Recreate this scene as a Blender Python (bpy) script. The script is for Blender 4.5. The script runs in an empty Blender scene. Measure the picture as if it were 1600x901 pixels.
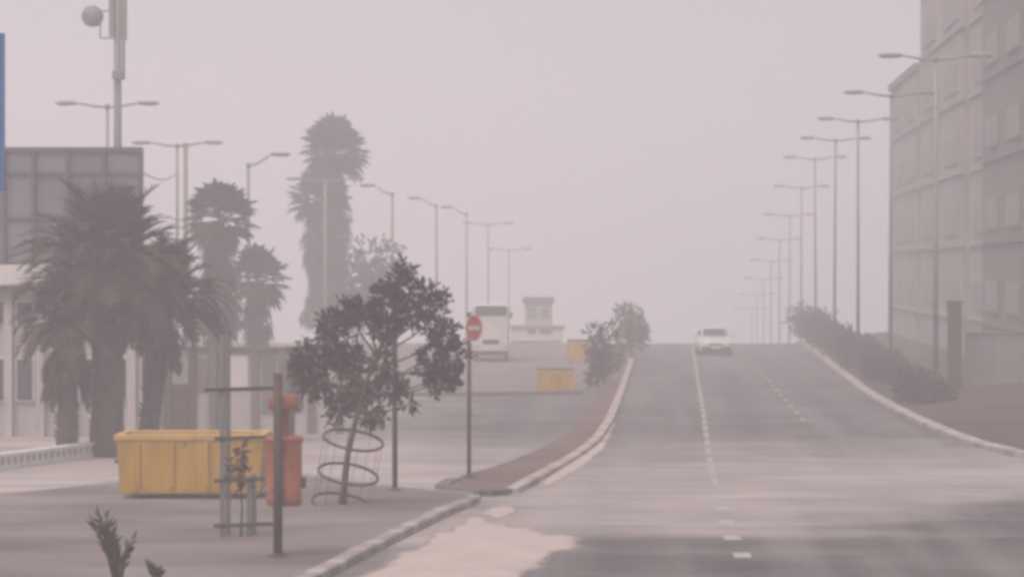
import bpy, math, random
from mathutils import Vector, Matrix
R = math.radians
scene = bpy.context.scene
col = scene.collection

# ------------------------------------------------------------------ camera, sky, sun, exposure
F, CH, HZ = 4500.0, 4.4, 422.0          # focal length in photo pixels, camera height, level-horizon row
cam_d = bpy.data.cameras.new('camera'); cam = bpy.data.objects.new('camera', cam_d); col.objects.link(cam)
cam_d.sensor_width = 36.0; cam_d.lens = 36.0 * F / 1600.0
cam_d.clip_start = 0.5; cam_d.clip_end = 6000
cam.location = (0, 0, CH); cam.rotation_euler = (R(90) - math.atan((450.5 - HZ) / F), 0, 0)
scene.camera = cam

SUN_EL, SUN_AZ = 64.0, 215.0      # a veiled sun, behind the camera and to the left
w = bpy.data.worlds.new('World'); scene.world = w; w.use_nodes = True
nt = w.node_tree; bg = nt.nodes['Background']
sky = nt.nodes.new('ShaderNodeTexSky'); sky.sky_type = 'NISHITA'; sky.sun_disc = False
sky.sun_elevation = R(SUN_EL); sky.sun_rotation = R(SUN_AZ)
sky.air_density = 1.0; sky.dust_density = 8.0; sky.ozone_density = 0.3
nt.links.new(sky.outputs[0], bg.inputs[0]); bg.inputs[1].default_value = 0.13
sl = bpy.data.lights.new('sun', 'SUN'); sun = bpy.data.objects.new('sun', sl); col.objects.link(sun)
sl.energy = 1.4; sl.angle = R(45); sl.color = (1.0, 0.945, 0.925)
sun.rotation_euler = (R(90 - SUN_EL), 0, R(180 - SUN_AZ)); sun.location = (0, 0, 60)
vs = scene.view_settings
vs.view_transform = 'Standard'; vs.look = 'None'; vs.gamma = 1.0; vs.use_curve_mapping = False
vs.exposure = 0.34
scene.render.engine = 'CYCLES'
cy = scene.cycles
cy.volume_bounces = 2; cy.max_bounces = 6; cy.diffuse_bounces = 3; cy.glossy_bounces = 2
cy.use_denoising = True
cy.filter_width = 3.7                      # the photograph is soft: a wide pixel filter

HAZE_DENSITY = 0.0049
HAZE_COLOR = (0.93, 0.908, 0.935, 1)
HAZE_TOP = 62.0

# ------------------------------------------------------------------ geometry helpers
YS = [10 + 4 * i for i in range(36)] + [154 + 2 * i for i in range(44)] + [242 + 10 * i for i in range(30)] + [560, 620, 700, 800, 1000, 1300, 1700]
def zt_raw(y):
    t = y - 170.0
    if t <= 0: return 0.0
    if t > 230: return zt_raw(400) - 0.035 * (t - 230)
    return -0.085 * (math.sqrt(t * t + 400.0) - 20.0)
ZS = [zt_raw(y) for y in YS]
def zt(y):
    if y <= YS[0]: return 0.0
    for i in range(len(YS) - 1):
        if y <= YS[i + 1]:
            a = (y - YS[i]) / (YS[i + 1] - YS[i]); return ZS[i] * (1 - a) + ZS[i + 1] * a
    return ZS[-1]
def dist(py): return F * CH / (py - HZ)
def gp(px, py, z=0.0):
    d = F * (CH - z) / (py - HZ); return Vector(((px - 800) / F * d, d, z))
def ap(px, py, d): return Vector(((px - 800) / F * d, d, CH + (HZ - py) / F * d))
def gx(px, d): return Vector(((px - 800) / F * d, d, zt(d)))
TH = 250.0 / F                              # the road runs along (TH, 1)
def rq(q, y, z=0.0): return Vector((q + TH * y, y, zt(y) + z))

class MB:
    def __init__(s): s.v = []; s.f = []; s.sm = []
    def add(s, vs_, fs, smooth=False):
        n = len(s.v); s.v += [Vector(p) for p in vs_]
        for f in fs: s.f.append([i + n for i in f]); s.sm.append(smooth)
        return s
    def box(s, c, size, rz=0.0, M=None, bev=0.0):
        x, y, z = [k / 2 for k in size]
        c = Vector(c); mat = M or Matrix.Rotation(rz, 3, 'Z')
        if bev <= 0:
            pts = [(-x,-y,-z),(x,-y,-z),(x,y,-z),(-x,y,-z),(-x,-y,z),(x,-y,z),(x,y,z),(-x,y,z)]
            fs = [(3,2,1,0),(4,5,6,7),(0,1,5,4),(1,2,6,5),(2,3,7,6),(3,0,4,7)]
            s.add([c + mat @ Vector(p) for p in pts], fs)
        else:
            b = min(bev, x * .9, y * .9, z * .9)
            rings = []
            for zz, i in ((-z, b), (-z + b, 0), (z - b, 0), (z, b)):
                X, Y = x - i, y - i
                rings.append([(-X, -Y + b, zz), (-X + b, -Y, zz), (X - b, -Y, zz), (X, -Y + b, zz),
                              (X, Y - b, zz), (X - b, Y, zz), (-X + b, Y, zz), (-X, Y - b, zz)])
            s.loft([[c + mat @ Vector(p) for p in r] for r in rings])
        return s
    def loft(s, rings, cap=True, smooth=False):
        n = len(rings[0]); vs_ = [p for r in rings for p in r]; fs = []
        for k in range(len(rings) - 1):
            for i in range(n):
                j = (i + 1) % n
                fs.append((k*n+i, k*n+j, (k+1)*n+j, (k+1)*n+i))
        m = len(s.v)
        s.add(vs_, fs, smooth)
        if cap:
            s.f.append([m + i for i in range(n)][::-1]); s.sm.append(False)
            s.f.append([m + (len(rings)-1)*n + i for i in range(n)]); s.sm.append(False)
        return s
    def tube(s, path, rad, n=8, smooth=True):
        path = [Vector(p) for p in path]
        if not isinstance(rad, (list, tuple)): rad = [rad] * len(path)
        rings = []; ref = None
        for i, p in enumerate(path):
            t = (path[min(i+1, len(path)-1)] - path[max(i-1, 0)]).normalized()
            if ref is None: ref = Vector((1,0,0)) if abs(t.x) < .8 else Vector((0,1,0))
            a = (ref - t * ref.dot(t)).normalized(); b = t.cross(a); ref = a
            rings.append([p + (a * math.cos(2*math.pi*k/n) + b * math.sin(2*math.pi*k/n)) * rad[i] for k in range(n)])
        return s.loft(rings, True, smooth)
    def ring(s, c, rad, r, tilt=None, n=28, m=6):
        c = Vector(c); M = tilt or Matrix.Identity(3); vs_ = []; fs = []
        for i in range(n):
            a = 2*math.pi*i/n; o = Vector((math.cos(a), math.sin(a), 0))
            for k in range(m):
                b = 2*math.pi*k/m
                vs_.append(c + M @ (o * (rad + r*math.cos(b)) + Vector((0,0,r*math.sin(b)))))
        for i in range(n):
            for k in range(m):
                fs.append((i*m+k, ((i+1)%n)*m+k, ((i+1)%n)*m+(k+1)%m, i*m+(k+1)%m))
        return s.add(vs_, fs, True)
    def lathe(s, c, prof, n=20):
        c = Vector(c)
        return s.loft([[c + Vector((r*math.cos(2*math.pi*k/n), r*math.sin(2*math.pi*k/n), z)) for k in range(n)] for r, z in prof], True, True)
    def build(s, name, mat, parent=None, origin=None):
        o0 = Vector(origin) if origin is not None else Vector((0,0,0))
        pw = parent
        while pw is not None: o0 = o0 + (pw.location if origin is None else Vector((0,0,0))); pw = pw.parent
        me = bpy.data.meshes.new(name); me.from_pydata([p - o0 for p in s.v], [], s.f)
        me.polygons.foreach_set('use_smooth', s.sm); me.update()
        o = bpy.data.objects.new(name, me); col.objects.link(o)
        if mat: me.materials.append(mat)
        if parent: o.parent = parent
        elif origin is not None: o.location = origin
        return o

def tag(o, label=None, cat=None, group=None, kind=None):
    for k, v in (('label', label), ('category', cat), ('group', group), ('kind', kind)):
        if v: o[k] = v
    return o
def thing(name, label, cat, loc, group=None):
    o = bpy.data.objects.new(name, None); col.objects.link(o); o.location = loc; o.empty_display_size = .3
    return tag(o, label, cat, group)
def copy_tree(o, parent=None):
    c = o.copy(); col.objects.link(c); c.parent = parent
    for ch in list(o.children): copy_tree(ch, c)
    return c

# ------------------------------------------------------------------ materials
def mat(name, c, rough=.85, var=.18, scale=1.5, spec=.25, c2=None, metal=0.0, bump=0.0, stretch=(1,1,1), fine=None):
    m = bpy.data.materials.new(name); m.use_nodes = True; t = m.node_tree; n = t.nodes; L = t.links.new
    b = n['Principled BSDF']; b.inputs['Roughness'].default_value = rough
    b.inputs['Specular IOR Level'].default_value = spec; b.inputs['Metallic'].default_value = metal
    tc = n.new('ShaderNodeNewGeometry'); mp = n.new('ShaderNodeMapping'); mp.inputs['Scale'].default_value = stretch
    L(tc.outputs['Position'], mp.inputs['Vector'])
    nz = n.new('ShaderNodeTexNoise'); nz.inputs['Scale'].default_value = scale; nz.inputs['Detail'].default_value = 6
    nz.inputs['Roughness'].default_value = .62
    L(mp.outputs[0], nz.inputs['Vector'])
    rp = n.new('ShaderNodeMapRange'); rp.inputs['From Min'].default_value = .3; rp.inputs['From Max'].default_value = .7
    L(nz.outputs[0], rp.inputs['Value'])
    mx = n.new('ShaderNodeMix'); mx.data_type = 'RGBA'
    a = [k * (1 - var) for k in c]; d = c2 or [min(1, k * (1 + var)) for k in c]
    mx.inputs['A'].default_value = (*a, 1); mx.inputs['B'].default_value = (*d, 1)
    L(rp.outputs[0], mx.inputs['Factor'])
    L(mx.outputs['Result'], b.inputs['Base Color'])
    if bump > 0:
        n2 = n.new('ShaderNodeTexNoise'); n2.inputs['Scale'].default_value = fine or scale * 12; n2.inputs['Detail'].default_value = 3
        L(tc.outputs['Position'], n2.inputs['Vector'])
        bp = n.new('ShaderNodeBump'); bp.inputs['Strength'].default_value = bump; bp.inputs['Distance'].default_value = .03
        L(n2.outputs[0], bp.inputs['Height']); L(bp.outputs[0], b.inputs['Normal'])
    return m

def road_mat():
    m = bpy.data.materials.new('dusty_asphalt'); m.use_nodes = True; t = m.node_tree; n = t.nodes; L = t.links.new
    b = n['Principled BSDF']; b.inputs['Roughness'].default_value = .9; b.inputs['Specular IOR Level'].default_value = .2
    g = n.new('ShaderNodeNewGeometry')
    def noise(scale, stretch, detail=6, rough=.6):
        mp = n.new('ShaderNodeMapping'); mp.inputs['Scale'].default_value = stretch
        L(g.outputs['Position'], mp.inputs['Vector'])
        z = n.new('ShaderNodeTexNoise'); z.inputs['Scale'].default_value = scale; z.inputs['Detail'].default_value = detail
        z.inputs['Roughness'].default_value = rough; L(mp.outputs[0], z.inputs['Vector']); return z.outputs[0]
    def rng(v, a, b_, lo=0., hi=1., smooth=True):
        r = n.new('ShaderNodeMapRange'); r.interpolation_type = 'SMOOTHSTEP' if smooth else 'LINEAR'
        for k, x in zip(('From Min','From Max','To Min','To Max'), (a, b_, lo, hi)): r.inputs[k].default_value = x
        L(v, r.inputs['Value']); return r.outputs[0]
    def math_(op, a, b_):
        k = n.new('ShaderNodeMath'); k.operation = op; k.use_clamp = (op == 'ADD')
        for i, v in enumerate((a, b_)):
            if isinstance(v, (int, float)): k.inputs[i].default_value = v
            else: L(v, k.inputs[i])
        return k.outputs[0]
    def mix(f, a, b_):
        x = n.new('ShaderNodeMix'); x.data_type = 'RGBA'; L(f, x.inputs['Factor'])
        for k, v in (('A', a), ('B', b_)):
            if isinstance(v, tuple): x.inputs[k].default_value = (*v, 1)
            else: L(v, x.inputs[k])
        return x.outputs['Result']
    sp = n.new('ShaderNodeSeparateXYZ'); L(g.outputs['Position'], sp.inputs[0])
    base = mix(rng(noise(.5, (1, .35, 1)), .3, .7), (.082, .076, .078), (.125, .115, .115))
    streak = rng(noise(.28, (.55, 1.6, 1), 5), .42, .68)                       # dust blown across the carriageway
    # a broad band of drifted dust lies across the junction; its edges wander
    wob = math_('MULTIPLY', math_('SUBTRACT', noise(.12, (1, 1, 1), 3), .5), 16.)
    ya = n.new('ShaderNodeMath'); ya.operation = 'ADD'; L(sp.outputs['Y'], ya.inputs[0]); L(wob, ya.inputs[1])
    xs = n.new('ShaderNodeMath'); xs.operation = 'MULTIPLY_ADD'; L(sp.outputs['X'], xs.inputs[0]); xs.inputs[1].default_value = -.9; L(ya.outputs[0], xs.inputs[2])
    band = math_('MULTIPLY', rng(xs.outputs[0], 43., 48.), rng(ya.outputs[0], 80., 62.))
    leftside = rng(sp.outputs['X'], 0., -7., 0., .75)
    f = math_('MULTIPLY', rng(noise(.9, (.4, 1.3, 1), 6), .25, .75, .45, 1.), math_('ADD', math_('MULTIPLY', band, .8), leftside))
    f2 = math_('ADD', f, math_('MULTIPLY', streak, .22))
    # wheel tracks and patched strips run along the carriageway
    q = n.new('ShaderNodeMath'); q.operation = 'MULTIPLY_ADD'; L(sp.outputs['Y'], q.inputs[0]); q.inputs[1].default_value = -TH; L(sp.outputs['X'], q.inputs[2])
    cv = n.new('ShaderNodeCombineXYZ'); L(q.outputs[0], cv.inputs[0]); L(math_('MULTIPLY', sp.outputs['Y'], .03), cv.inputs[1])
    tz = n.new('ShaderNodeTexNoise'); tz.inputs['Scale'].default_value = 1.1; tz.inputs['Detail'].default_value = 4; L(cv.outputs[0], tz.inputs['Vector'])
    track = rng(tz.outputs[0], .35, .65, .72, 1.12)
    grain = rng(noise(9., (1, .6, 1), 4, .7), .3, .7, .84, 1.14)
    bs = n.new('ShaderNodeVectorMath'); bs.operation = 'SCALE'; L(base, bs.inputs[0]); L(math_('MULTIPLY', track, grain), bs.inputs['Scale'])
    c = mix(f2, bs.outputs[0], (.36, .315, .305))
    L(c, b.inputs['Base Color'])
    n2 = n.new('ShaderNodeTexNoise'); n2.inputs['Scale'].default_value = 40; L(g.outputs['Position'], n2.inputs['Vector'])
    bp = n.new('ShaderNodeBump'); bp.inputs['Strength'].default_value = .3; bp.inputs['Distance'].default_value = .01
    L(n2.outputs[0], bp.inputs['Height']); L(bp.outputs[0], b.inputs['Normal'])
    return m

M = dict(
    soil=mat('dusty_soil', (.15,.123,.118), .95, .22, .25, c2=(.215,.178,.17), bump=.4, fine=6),
    verge=mat('brown_verge_soil', (.052,.034,.030), .95, .3, .6, c2=(.095,.066,.058), bump=.6, fine=5),
    island=mat('dusty_island_soil', (.105,.068,.058), .95, .3, .6, c2=(.17,.118,.103), bump=.6, fine=5),
    road=road_mat(),
    paving=mat('dusty_paving', (.13,.109,.107), .92, .22, .35, c2=(.215,.182,.176), bump=.3, stretch=(.7,1.3,1)),
    kerb=mat('pale_kerb_concrete', (.335,.295,.283), .9, .25, 2.0, bump=.3),
    kerb_dark=mat('worn_kerb_concrete', (.245,.212,.205), .9, .25, 2.0, bump=.3),
    kerb_grey=mat('grey_kerb_concrete', (.13,.11,.11), .9, .25, 2.0, bump=.3),
    sand=mat('drifted_sand', (.385,.318,.30), .95, .12, 1.2, bump=.4, fine=9),
    paint=mat('worn_road_paint', (.30,.275,.267), .85, .35, 3.0),
    paint_near=mat('chalky_road_paint', (.33,.305,.295), .8, .3, 4.0),
    steel=mat('galvanised_steel', (.20,.19,.19), .6, .15, 2.0, metal=.3),
    lamp_grey=mat('grey_lamp_metal', (.23,.213,.21), .6, .12, 3.0),
    lens=mat('dull_lamp_lens', (.35,.34,.33), .35, .1, 4.0, spec=.5),
    brown_steel=mat('brown_painted_steel', (.072,.044,.037), .7, .25, 5.0),
    dark_steel=mat('dark_steel', (.05,.042,.042), .7, .2, 5.0),
    bark=mat('grey_brown_bark', (.085,.066,.055), .95, .35, 7.0, bump=.8, fine=30),
    palm_bark=mat('palm_trunk_bark', (.085,.064,.056), .95, .4, 6.0, bump=.8, fine=25),
    leaf=mat('dusty_green_leaf', (.028,.019,.014), .8, .35, 2.5, c2=(.055,.040,.030)),
    leaf2=mat('grey_green_leaf', (.07,.066,.052), .8, .3, 2.0, c2=(.11,.10,.082)),
    palm_leaf=mat('dusty_palm_frond', (.036,.023,.016), .8, .3, 1.2, c2=(.062,.042,.031)),
    dead_leaf=mat('dry_palm_frond', (.05,.034,.027), .9, .3, 2.5, c2=(.08,.057,.046)),
    shrub=mat('dusty_hedge_leaf', (.03,.021,.017), .85, .3, 1.5, c2=(.056,.042,.034)),
    dry=mat('dry_stem', (.06,.045,.038), .9, .3, 4.0),
    yellow=mat('faded_yellow_paint', (.42,.228,.03), .65, .2, 1.6, c2=(.54,.315,.04), bump=.15, stretch=(2.2,2.2,.5)),
    yellow_rim=mat('pale_yellow_paint', (.50,.31,.085), .6, .14, 3.0),
    orange=mat('faded_orange_plastic', (.40,.125,.065), .55, .12, 4.0, c2=(.45,.155,.085)),
    orange_dark=mat('dull_red_plastic', (.27,.09,.06), .6, .15, 4.0),
    blue=mat('blue_sign_face', (.045,.145,.42), .45, .08, 2.0),
    white=mat('dusty_white_paint', (.60,.57,.56), .75, .1, 1.2),
    cream=mat('pale_render', (.45,.41,.40), .9, .12, .5, bump=.15),
    greyblue=mat('grey_blue_panel', (.17,.175,.20), .5, .12, .6),
    greypanel=mat('grey_facade_panel', (.145,.14,.15), .55, .14, .6),
    frame=mat('grey_facade_frame', (.095,.092,.10), .6, .1, 2.0),
    glass=mat('dusty_window_glass', (.06,.058,.066), .55, .15, 1.0, spec=.15),
    site_grey=mat('grey_site_panel', (.19,.175,.175), .85, .12, .8),
    tower_glass=mat('hazed_tower_glass', (.225,.205,.198), .6, .15, 1.0, spec=.15),
    tower=mat('grey_brown_render', (.29,.262,.25), .9, .12, .3, c2=(.34,.305,.295), bump=.15),
    tower2=mat('darker_render', (.17,.148,.14), .9, .15, .3, bump=.15),
    brown_panel=mat('dull_brown_door', (.16,.10,.095), .8, .15, 1.0),
    mauve=mat('dull_mauve_gate', (.21,.165,.175), .75, .15, 1.0),
    red=mat('faded_sign_red', (.50,.11,.085), .6, .15, 5.0),
    car=mat('silver_car_paint', (.52,.50,.51), .35, .05, 2.0, spec=.5),
    tyre=mat('black_rubber', (.02,.02,.02), .85, .2, 5.0),
    black=mat('black_trim', (.02,.02,.022), .6, .2, 5.0),
    head=mat('headlamp_glass', (.5,.5,.5), .2, .05, 4.0, spec=.6),
    amber=mat('plain_plate', (.55,.55,.53), .5, .05, 4.0),
)
rnd = random.Random(7)
def thin_edges(m):
    # the sand thins out to bare asphalt at its rim, in a ragged way
    t = m.node_tree; n = t.nodes; L = t.links.new; b = n['Principled BSDF']; out = n['Material Output']
    a = n.new('ShaderNodeAttribute'); a.attribute_name = 'cover'; g = n.new('ShaderNodeNewGeometry')
    z = n.new('ShaderNodeTexNoise'); z.inputs['Scale'].default_value = 2.2; z.inputs['Detail'].default_value = 6; L(g.outputs['Position'], z.inputs['Vector'])
    k = n.new('ShaderNodeMath'); k.operation = 'ADD'; L(a.outputs['Fac'], k.inputs[0]); L(z.outputs[0], k.inputs[1])
    r = n.new('ShaderNodeMapRange'); r.interpolation_type = 'SMOOTHSTEP'; r.inputs['From Min'].default_value = .5; r.inputs['From Max'].default_value = 1.15; L(k.outputs[0], r.inputs['Value'])
    tr = n.new('ShaderNodeBsdfTransparent'); mx = n.new('ShaderNodeMixShader'); L(r.outputs[0], mx.inputs[0]); L(tr.outputs[0], mx.inputs[1]); L(b.outputs[0], mx.inputs[2]); L(mx.outputs[0], out.inputs['Surface'])
thin_edges(M['sand'])
def stain(m, c, lo, hi, scale, stretch):
    # rust and grime patches over the paint, with a shape of their own
    t = m.node_tree; n = t.nodes; L = t.links.new; b = n['Principled BSDF']; old = b.inputs['Base Color'].links[0].from_socket
    g = n.new('ShaderNodeNewGeometry'); mp = n.new('ShaderNodeMapping'); mp.inputs['Scale'].default_value = stretch; L(g.outputs['Position'], mp.inputs['Vector'])
    z = n.new('ShaderNodeTexNoise'); z.inputs['Scale'].default_value = scale; z.inputs['Detail'].default_value = 7; z.inputs['Roughness'].default_value = .7; L(mp.outputs[0], z.inputs['Vector'])
    r = n.new('ShaderNodeMapRange'); r.interpolation_type = 'SMOOTHSTEP'; r.inputs['From Min'].default_value = lo; r.inputs['From Max'].default_value = hi; r.inputs['To Max'].default_value = .8; L(z.outputs[0], r.inputs['Value'])
    x = n.new('ShaderNodeMix'); x.data_type = 'RGBA'; L(r.outputs[0], x.inputs['Factor']); L(old, x.inputs['A']); x.inputs['B'].default_value = (*c, 1); L(x.outputs['Result'], b.inputs['Base Color'])
stain(M['yellow'], (.17,.085,.04), .58, .72, 2.4, (1.6,1.6,.8)); stain(M['yellow_rim'], (.19,.11,.06), .55, .7, 3.5, (1,1,1))
stain(M['orange'], (.22,.10,.075), .55, .72, 5.0, (1,1,.4)); stain(M['cream'], (.30,.27,.26), .5, .75, .9, (1.5,1.5,.3)); stain(M['white'], (.40,.37,.36), .52, .75, 1.4, (1.5,1.5,.3))
stain(M['tower'], (.24,.215,.205), .5, .75, .5, (1.5,1.5,.2))

# ------------------------------------------------------------------ the setting: ground, road, pavement, island, verge
def sheet(name, rows, m, z=0.0, cols=2):
    """rows: (y, x_left, x_right); follows the terrain"""
    b = MB(); vs_ = []; fs = []
    for y, xl, xr in rows:
        for k in range(cols): vs_.append((xl + (xr - xl) * k / (cols - 1), y, zt(y) + z))
    for i in range(len(rows) - 1):
        for k in range(cols - 1):
            a = i*cols + k; fs.append((a, a+1, a+cols+1, a+cols))
    return tag(b.add(vs_, fs).build(name, m), kind='structure')
sheet('ground', [(-60, -1500, 1500)] + [(y, -1500, 1500) for y in YS], M['soil'], 0.0, 21)

def interp(tab, y):
    if y <= tab[0][0]: return tab[0][1]
    for (a, b), (c, d) in zip(tab, tab[1:]):
        if y <= c:
            t = (y - a) / (c - a); return b + (d - b) * t
    return tab[-1][1]
def q_of(px, py): return (dist(py), (px - 1050) / F * dist(py))
med_r = sorted([q_of(800,771), q_of(862,738), q_of(905,712), q_of(932,690), q_of(950,664), q_of(961,640), q_of(972,610), q_of(985,572)] + [(170, -2.1), (1700, -2.1)])
med_l = sorted([q_of(722,752), q_of(800,728), q_of(858,702), q_of(893,675), q_of(910,650), q_of(922,630), q_of(937,600), q_of(958,568)] + [(170, -3.6), (1700, -3.6)])
ver = sorted([q_of(1255,535), q_of(1305,576), q_of(1350,612), q_of(1400,642), q_of(1440,662), q_of(1490,684), q_of(1545,702), q_of(1600,715), q_of(1690,728)] + [(200, 8.0), (1700, 8.0)])
YROAD = sorted(set([12] + [y for y in YS if y > 12] + [105.0]))
road = sheet('road', [(y, -80 if y < 106 else TH*y + interp(med_l, y) + .3, 80 if y < 64 else TH*y + interp(ver, y) + .6) for y in YROAD], M['road'], .008, 9)

def resample(pts, step):
    pts = [Vector(p) for p in pts]; out = [pts[0].copy()]; acc = 0.0
    for a, b in zip(pts, pts[1:]):
        L_ = (b - a).length; 
        if L_ == 0: continue
        pos = step - acc
        while pos <= L_:
            out.append(a.lerp(b, pos / L_)); pos += step
        acc = L_ - (pos - step)
    return out
stone_meshes = {}
def kerb(parent, pts, step, wid, hgt, mats, gap=.02):
    """single kerb stones laid along a line; alike stones share one mesh"""
    pts = resample(pts, step); n = 0
    for a, b in zip(pts, pts[1:]):
        key = (round(step, 2), wid, hgt, mats[n % len(mats)].name)
        if key not in stone_meshes:
            o = MB().box((0,0,0), (step - gap, wid, hgt), bev=.022).build('kerb_stone', mats[n % len(mats)])
            stone_meshes[key] = o.data; bpy.data.objects.remove(o)
        o = bpy.data.objects.new('kerb_stone', stone_meshes[key]); col.objects.link(o); o.parent = parent
        c = (a + b) / 2; d = b - a
        o.location = (c.x, c.y, c.z + hgt/2 - .015 + rnd.uniform(-.008, .008))
        o.rotation_euler = (0, -math.atan2(d.z, math.hypot(d.x, d.y)), math.atan2(d.y, d.x) + rnd.uniform(-.012, .012)); n += 1

def slab(name, poly, h, m):
    b = MB(); n = len(poly)
    b.add([Vector((p[0], p[1], 0.0)) for p in poly] + [Vector((p[0], p[1], h)) for p in poly],
          [tuple(range(n, 2*n))] + [(i, (i+1) % n, n + (i+1) % n, n + i) for i in range(n)])
    return tag(b.build(name, m), kind='structure')
# left pavement (kerb along the mouth of the junction)
kl = [gp(px, py) for px, py in ((120,1120),(300,1010),(430,938),(510,898),(570,866),(630,836),(690,806),(728,791))]
back = [gp(px, py) for px, py in ((742,785),(738,780),(705,776),(640,772),(560,763),(470,748),(380,742),(250,752),(60,775),(-160,790),(-600,830))]
pav = slab('pavement', [(p.x, p.y) for p in kl + back] + [(-14, 20), (kl[0].x - .1, kl[0].y)], .115, M['paving'])
kerb(pav, kl + back[:2], .62, .26, .16, [M['kerb'], M['kerb_dark'], M['kerb'], M['kerb_dark'], M['kerb_dark']])
kerb(pav, back[1:8], 1.0, .16, .15, [M['kerb_dark']])
# traffic island that becomes the median
tip = [gp(px, py) for px, py in ((700,760),(692,768),(720,774),(770,776))]
yy = [y for y in range(52, 170, 2)]
isl_r = [gp(800,771)] + [rq(interp(med_r, y), y) for y in range(58, 170, 2)]
isl_l = [gp(722,752)] + [rq(interp(med_l, y), y) for y in range(62, 170, 2)]
isl = slab('traffic_island', [(p.x, p.y) for p in tip + isl_r + isl_l[::-1]], .10, M['island'])
kerb(isl, isl_r, 1.0, .26, .15, [M['kerb'], M['kerb'], M['kerb_dark']])
kerb(isl, isl_l, 1.2, .14, .13, [M['kerb_grey']])
kerb(isl, [gp(708,756), gp(690,766), gp(708,772), gp(750,775.5), gp(798,772)], .6, .30, .15, [M['kerb_grey']])
# right verge
rows = []
for y in [66 + 2*i for i in range(60)] + [y for y in YS if y > 186]:
    rows.append((y, TH*y + interp(ver, y) + .12, TH*y + interp(ver, y) + 90))
vb = MB(); vv = []; ff = []
for y, xl, xr in rows:
    rise = .06 + .55 * min(1, max(0, (y - 66) / 30))       # the verge banks up gently behind the kerb
    for xx, zz in ((xl, .13), (xl + 1.6, .22 + .3*rise), (xl + 5, .35 + .6*rise), (xr, .6)): vv.append((xx, y, zt(y) + .13 + (zz - .13) * min(1, max(0, (y - 66) / 14))))
for i in range(len(rows) - 1):
    for k in range(3): a = i*4 + k; ff.append((a, a+1, a+5, a+4))
verge = tag(vb.add(vv, ff, True).build('verge', M['verge']), kind='structure')
vk = [gp(2700,757), gp(2200,750), gp(1900,740), gp(1760,733), gp(1690,728)] + [gp(1600,715)] + [rq(interp(ver, y), y) for y in range(69, 200, 2)]
kerb(verge, vk, 1.0, .36, .17, [M['kerb'], M['kerb'], M['kerb_dark']])
# near corner of the verge in front of the kerb's flare
vc = slab('verge_corner', [(p.x, p.y) for p in (gp(1604,714), gp(1690,727), gp(1760,732), gp(1900,739), gp(2200,749), gp(2700,756))] + [(100, 58.5), (100, 68.4), (TH*68.4 + interp(ver, 68.4) + .12, 68.4)], .125, M['verge'])
# kerb across the far side of the side road
ck_road = [gx(px, 101.5) for px in (560, 925)]
kerb(road, [p + Vector((0,0,.008)) for p in (gp(300,629), gp(560,619.5), gp(922,616.5))], 1.0, .25, .16, [M['kerb_grey']])
lot = sheet('open_lot', [(y, -60, TH*y + interp(med_l, y) - 1.0) for y in sorted([102.5] + [y for y in YS if 103 < y < 240])], M['soil'], .03, 3)

# lane markings
lane = [(40,1.17),(44.4,1.085),(47.6,.98),(50.4,.95),(66,.87),(90,.97),(168,1.18)]
def dash(q, y0, L_, wd, m='paint', parent=road):
    b = MB(); n = max(1, int(L_ / 1.0))
    vs_ = []; fs = []
    for k in range(n + 1):
        y = y0 + L_ * k / n
        qq = interp(lane, y) if q is None else q
        for s_ in (-.5, .5): p = rq(qq + s_*wd, y, .0125); vs_.append(p)
    for k in range(n): fs.append((2*k, 2*k+1, 2*k+3, 2*k+2))
    return b.add(vs_, fs).build('lane_dash', M[m], parent)
y = 44.0
while y < 58: dash(None, y, .8, .27, 'paint_near'); y += 2.9
while y < 170: dash(None, y, 2.6, .13); y += 3.4
y = 84
while y < 168: dash(3.85, y, 1.8, .13); y += 4.2
# thin worn stop line in front of the island
MB().add([gp(690,777.5,.0125), gp(895,786.5,.0125), gp(900,782.5,.0125), gp(700,774.5,.0125)], [(0,1,2,3)]).build('stop_line', M['paint'], road)

# wind-blown sand lying in the mouth of the junction
def drift(name, outline, h, label, seed):
    r = random.Random(seed); b = MB()
    c = sum(outline, Vector()) / len(outline); n = 72; rings = 9
    pts = resample(outline + [outline[0]], sum((a-b_).length for a, b_ in zip(outline, outline[1:]+outline[:1])) / n)[:n]
    ph = [r.uniform(0, 6.28) for _ in range(5)]
    vs_ = []; fs = []
    for k in range(rings):
        t = 1 - k / rings
        for i, p in enumerate(pts):
            wv = 1 + .05*math.sin(i*.8+ph[0]) + .04*math.sin(i*2.1+ph[1]) + .03*math.sin(i*4.7+ph[2]) + r.uniform(-.025,.025)
            q = c + (p - c) * (t * (wv if k < 4 else 1))
            hz = .011 + h * (1 - t**2.2) * (1 + .3*math.sin(q.x*3+q.y*2)) - (.012 if k == 0 else 0)
            vs_.append((q.x, q.y, hz))
    m = len(pts)
    for k in range(rings - 1):
        for i in range(m): j = (i+1) % m; fs.append((k*m+i, k*m+j, (k+1)*m+j, (k+1)*m+i))
    fs.append(tuple((rings-1)*m + i for i in range(m)))
    o = b.add(vs_, fs, True).build(name, M['sand'])
    at = o.data.attributes.new('cover', 'FLOAT', 'POINT')
    at.data.foreach_set('value', [min(1.0, (i // m) / 3.5) for i in range(len(vs_))])
    return tag(o, label, 'sand', kind='stuff')
drift('sand_drift', [gp(px, py) for px, py in ((535,910),(620,862),(690,824),(745,800),(835,826),(925,834),(920,852),(870,874),(830,905),(780,960),(500,960))], .05,
      'pale wind-blown sand spread over the road beside the left kerb', 3)
drift('sand_drift', [gp(px, py) for px, py in ((745,806),(770,792),(800,790),(812,800),(780,813))], .03,
      'small pale sand patch near the tip of the traffic island', 4)
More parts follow.
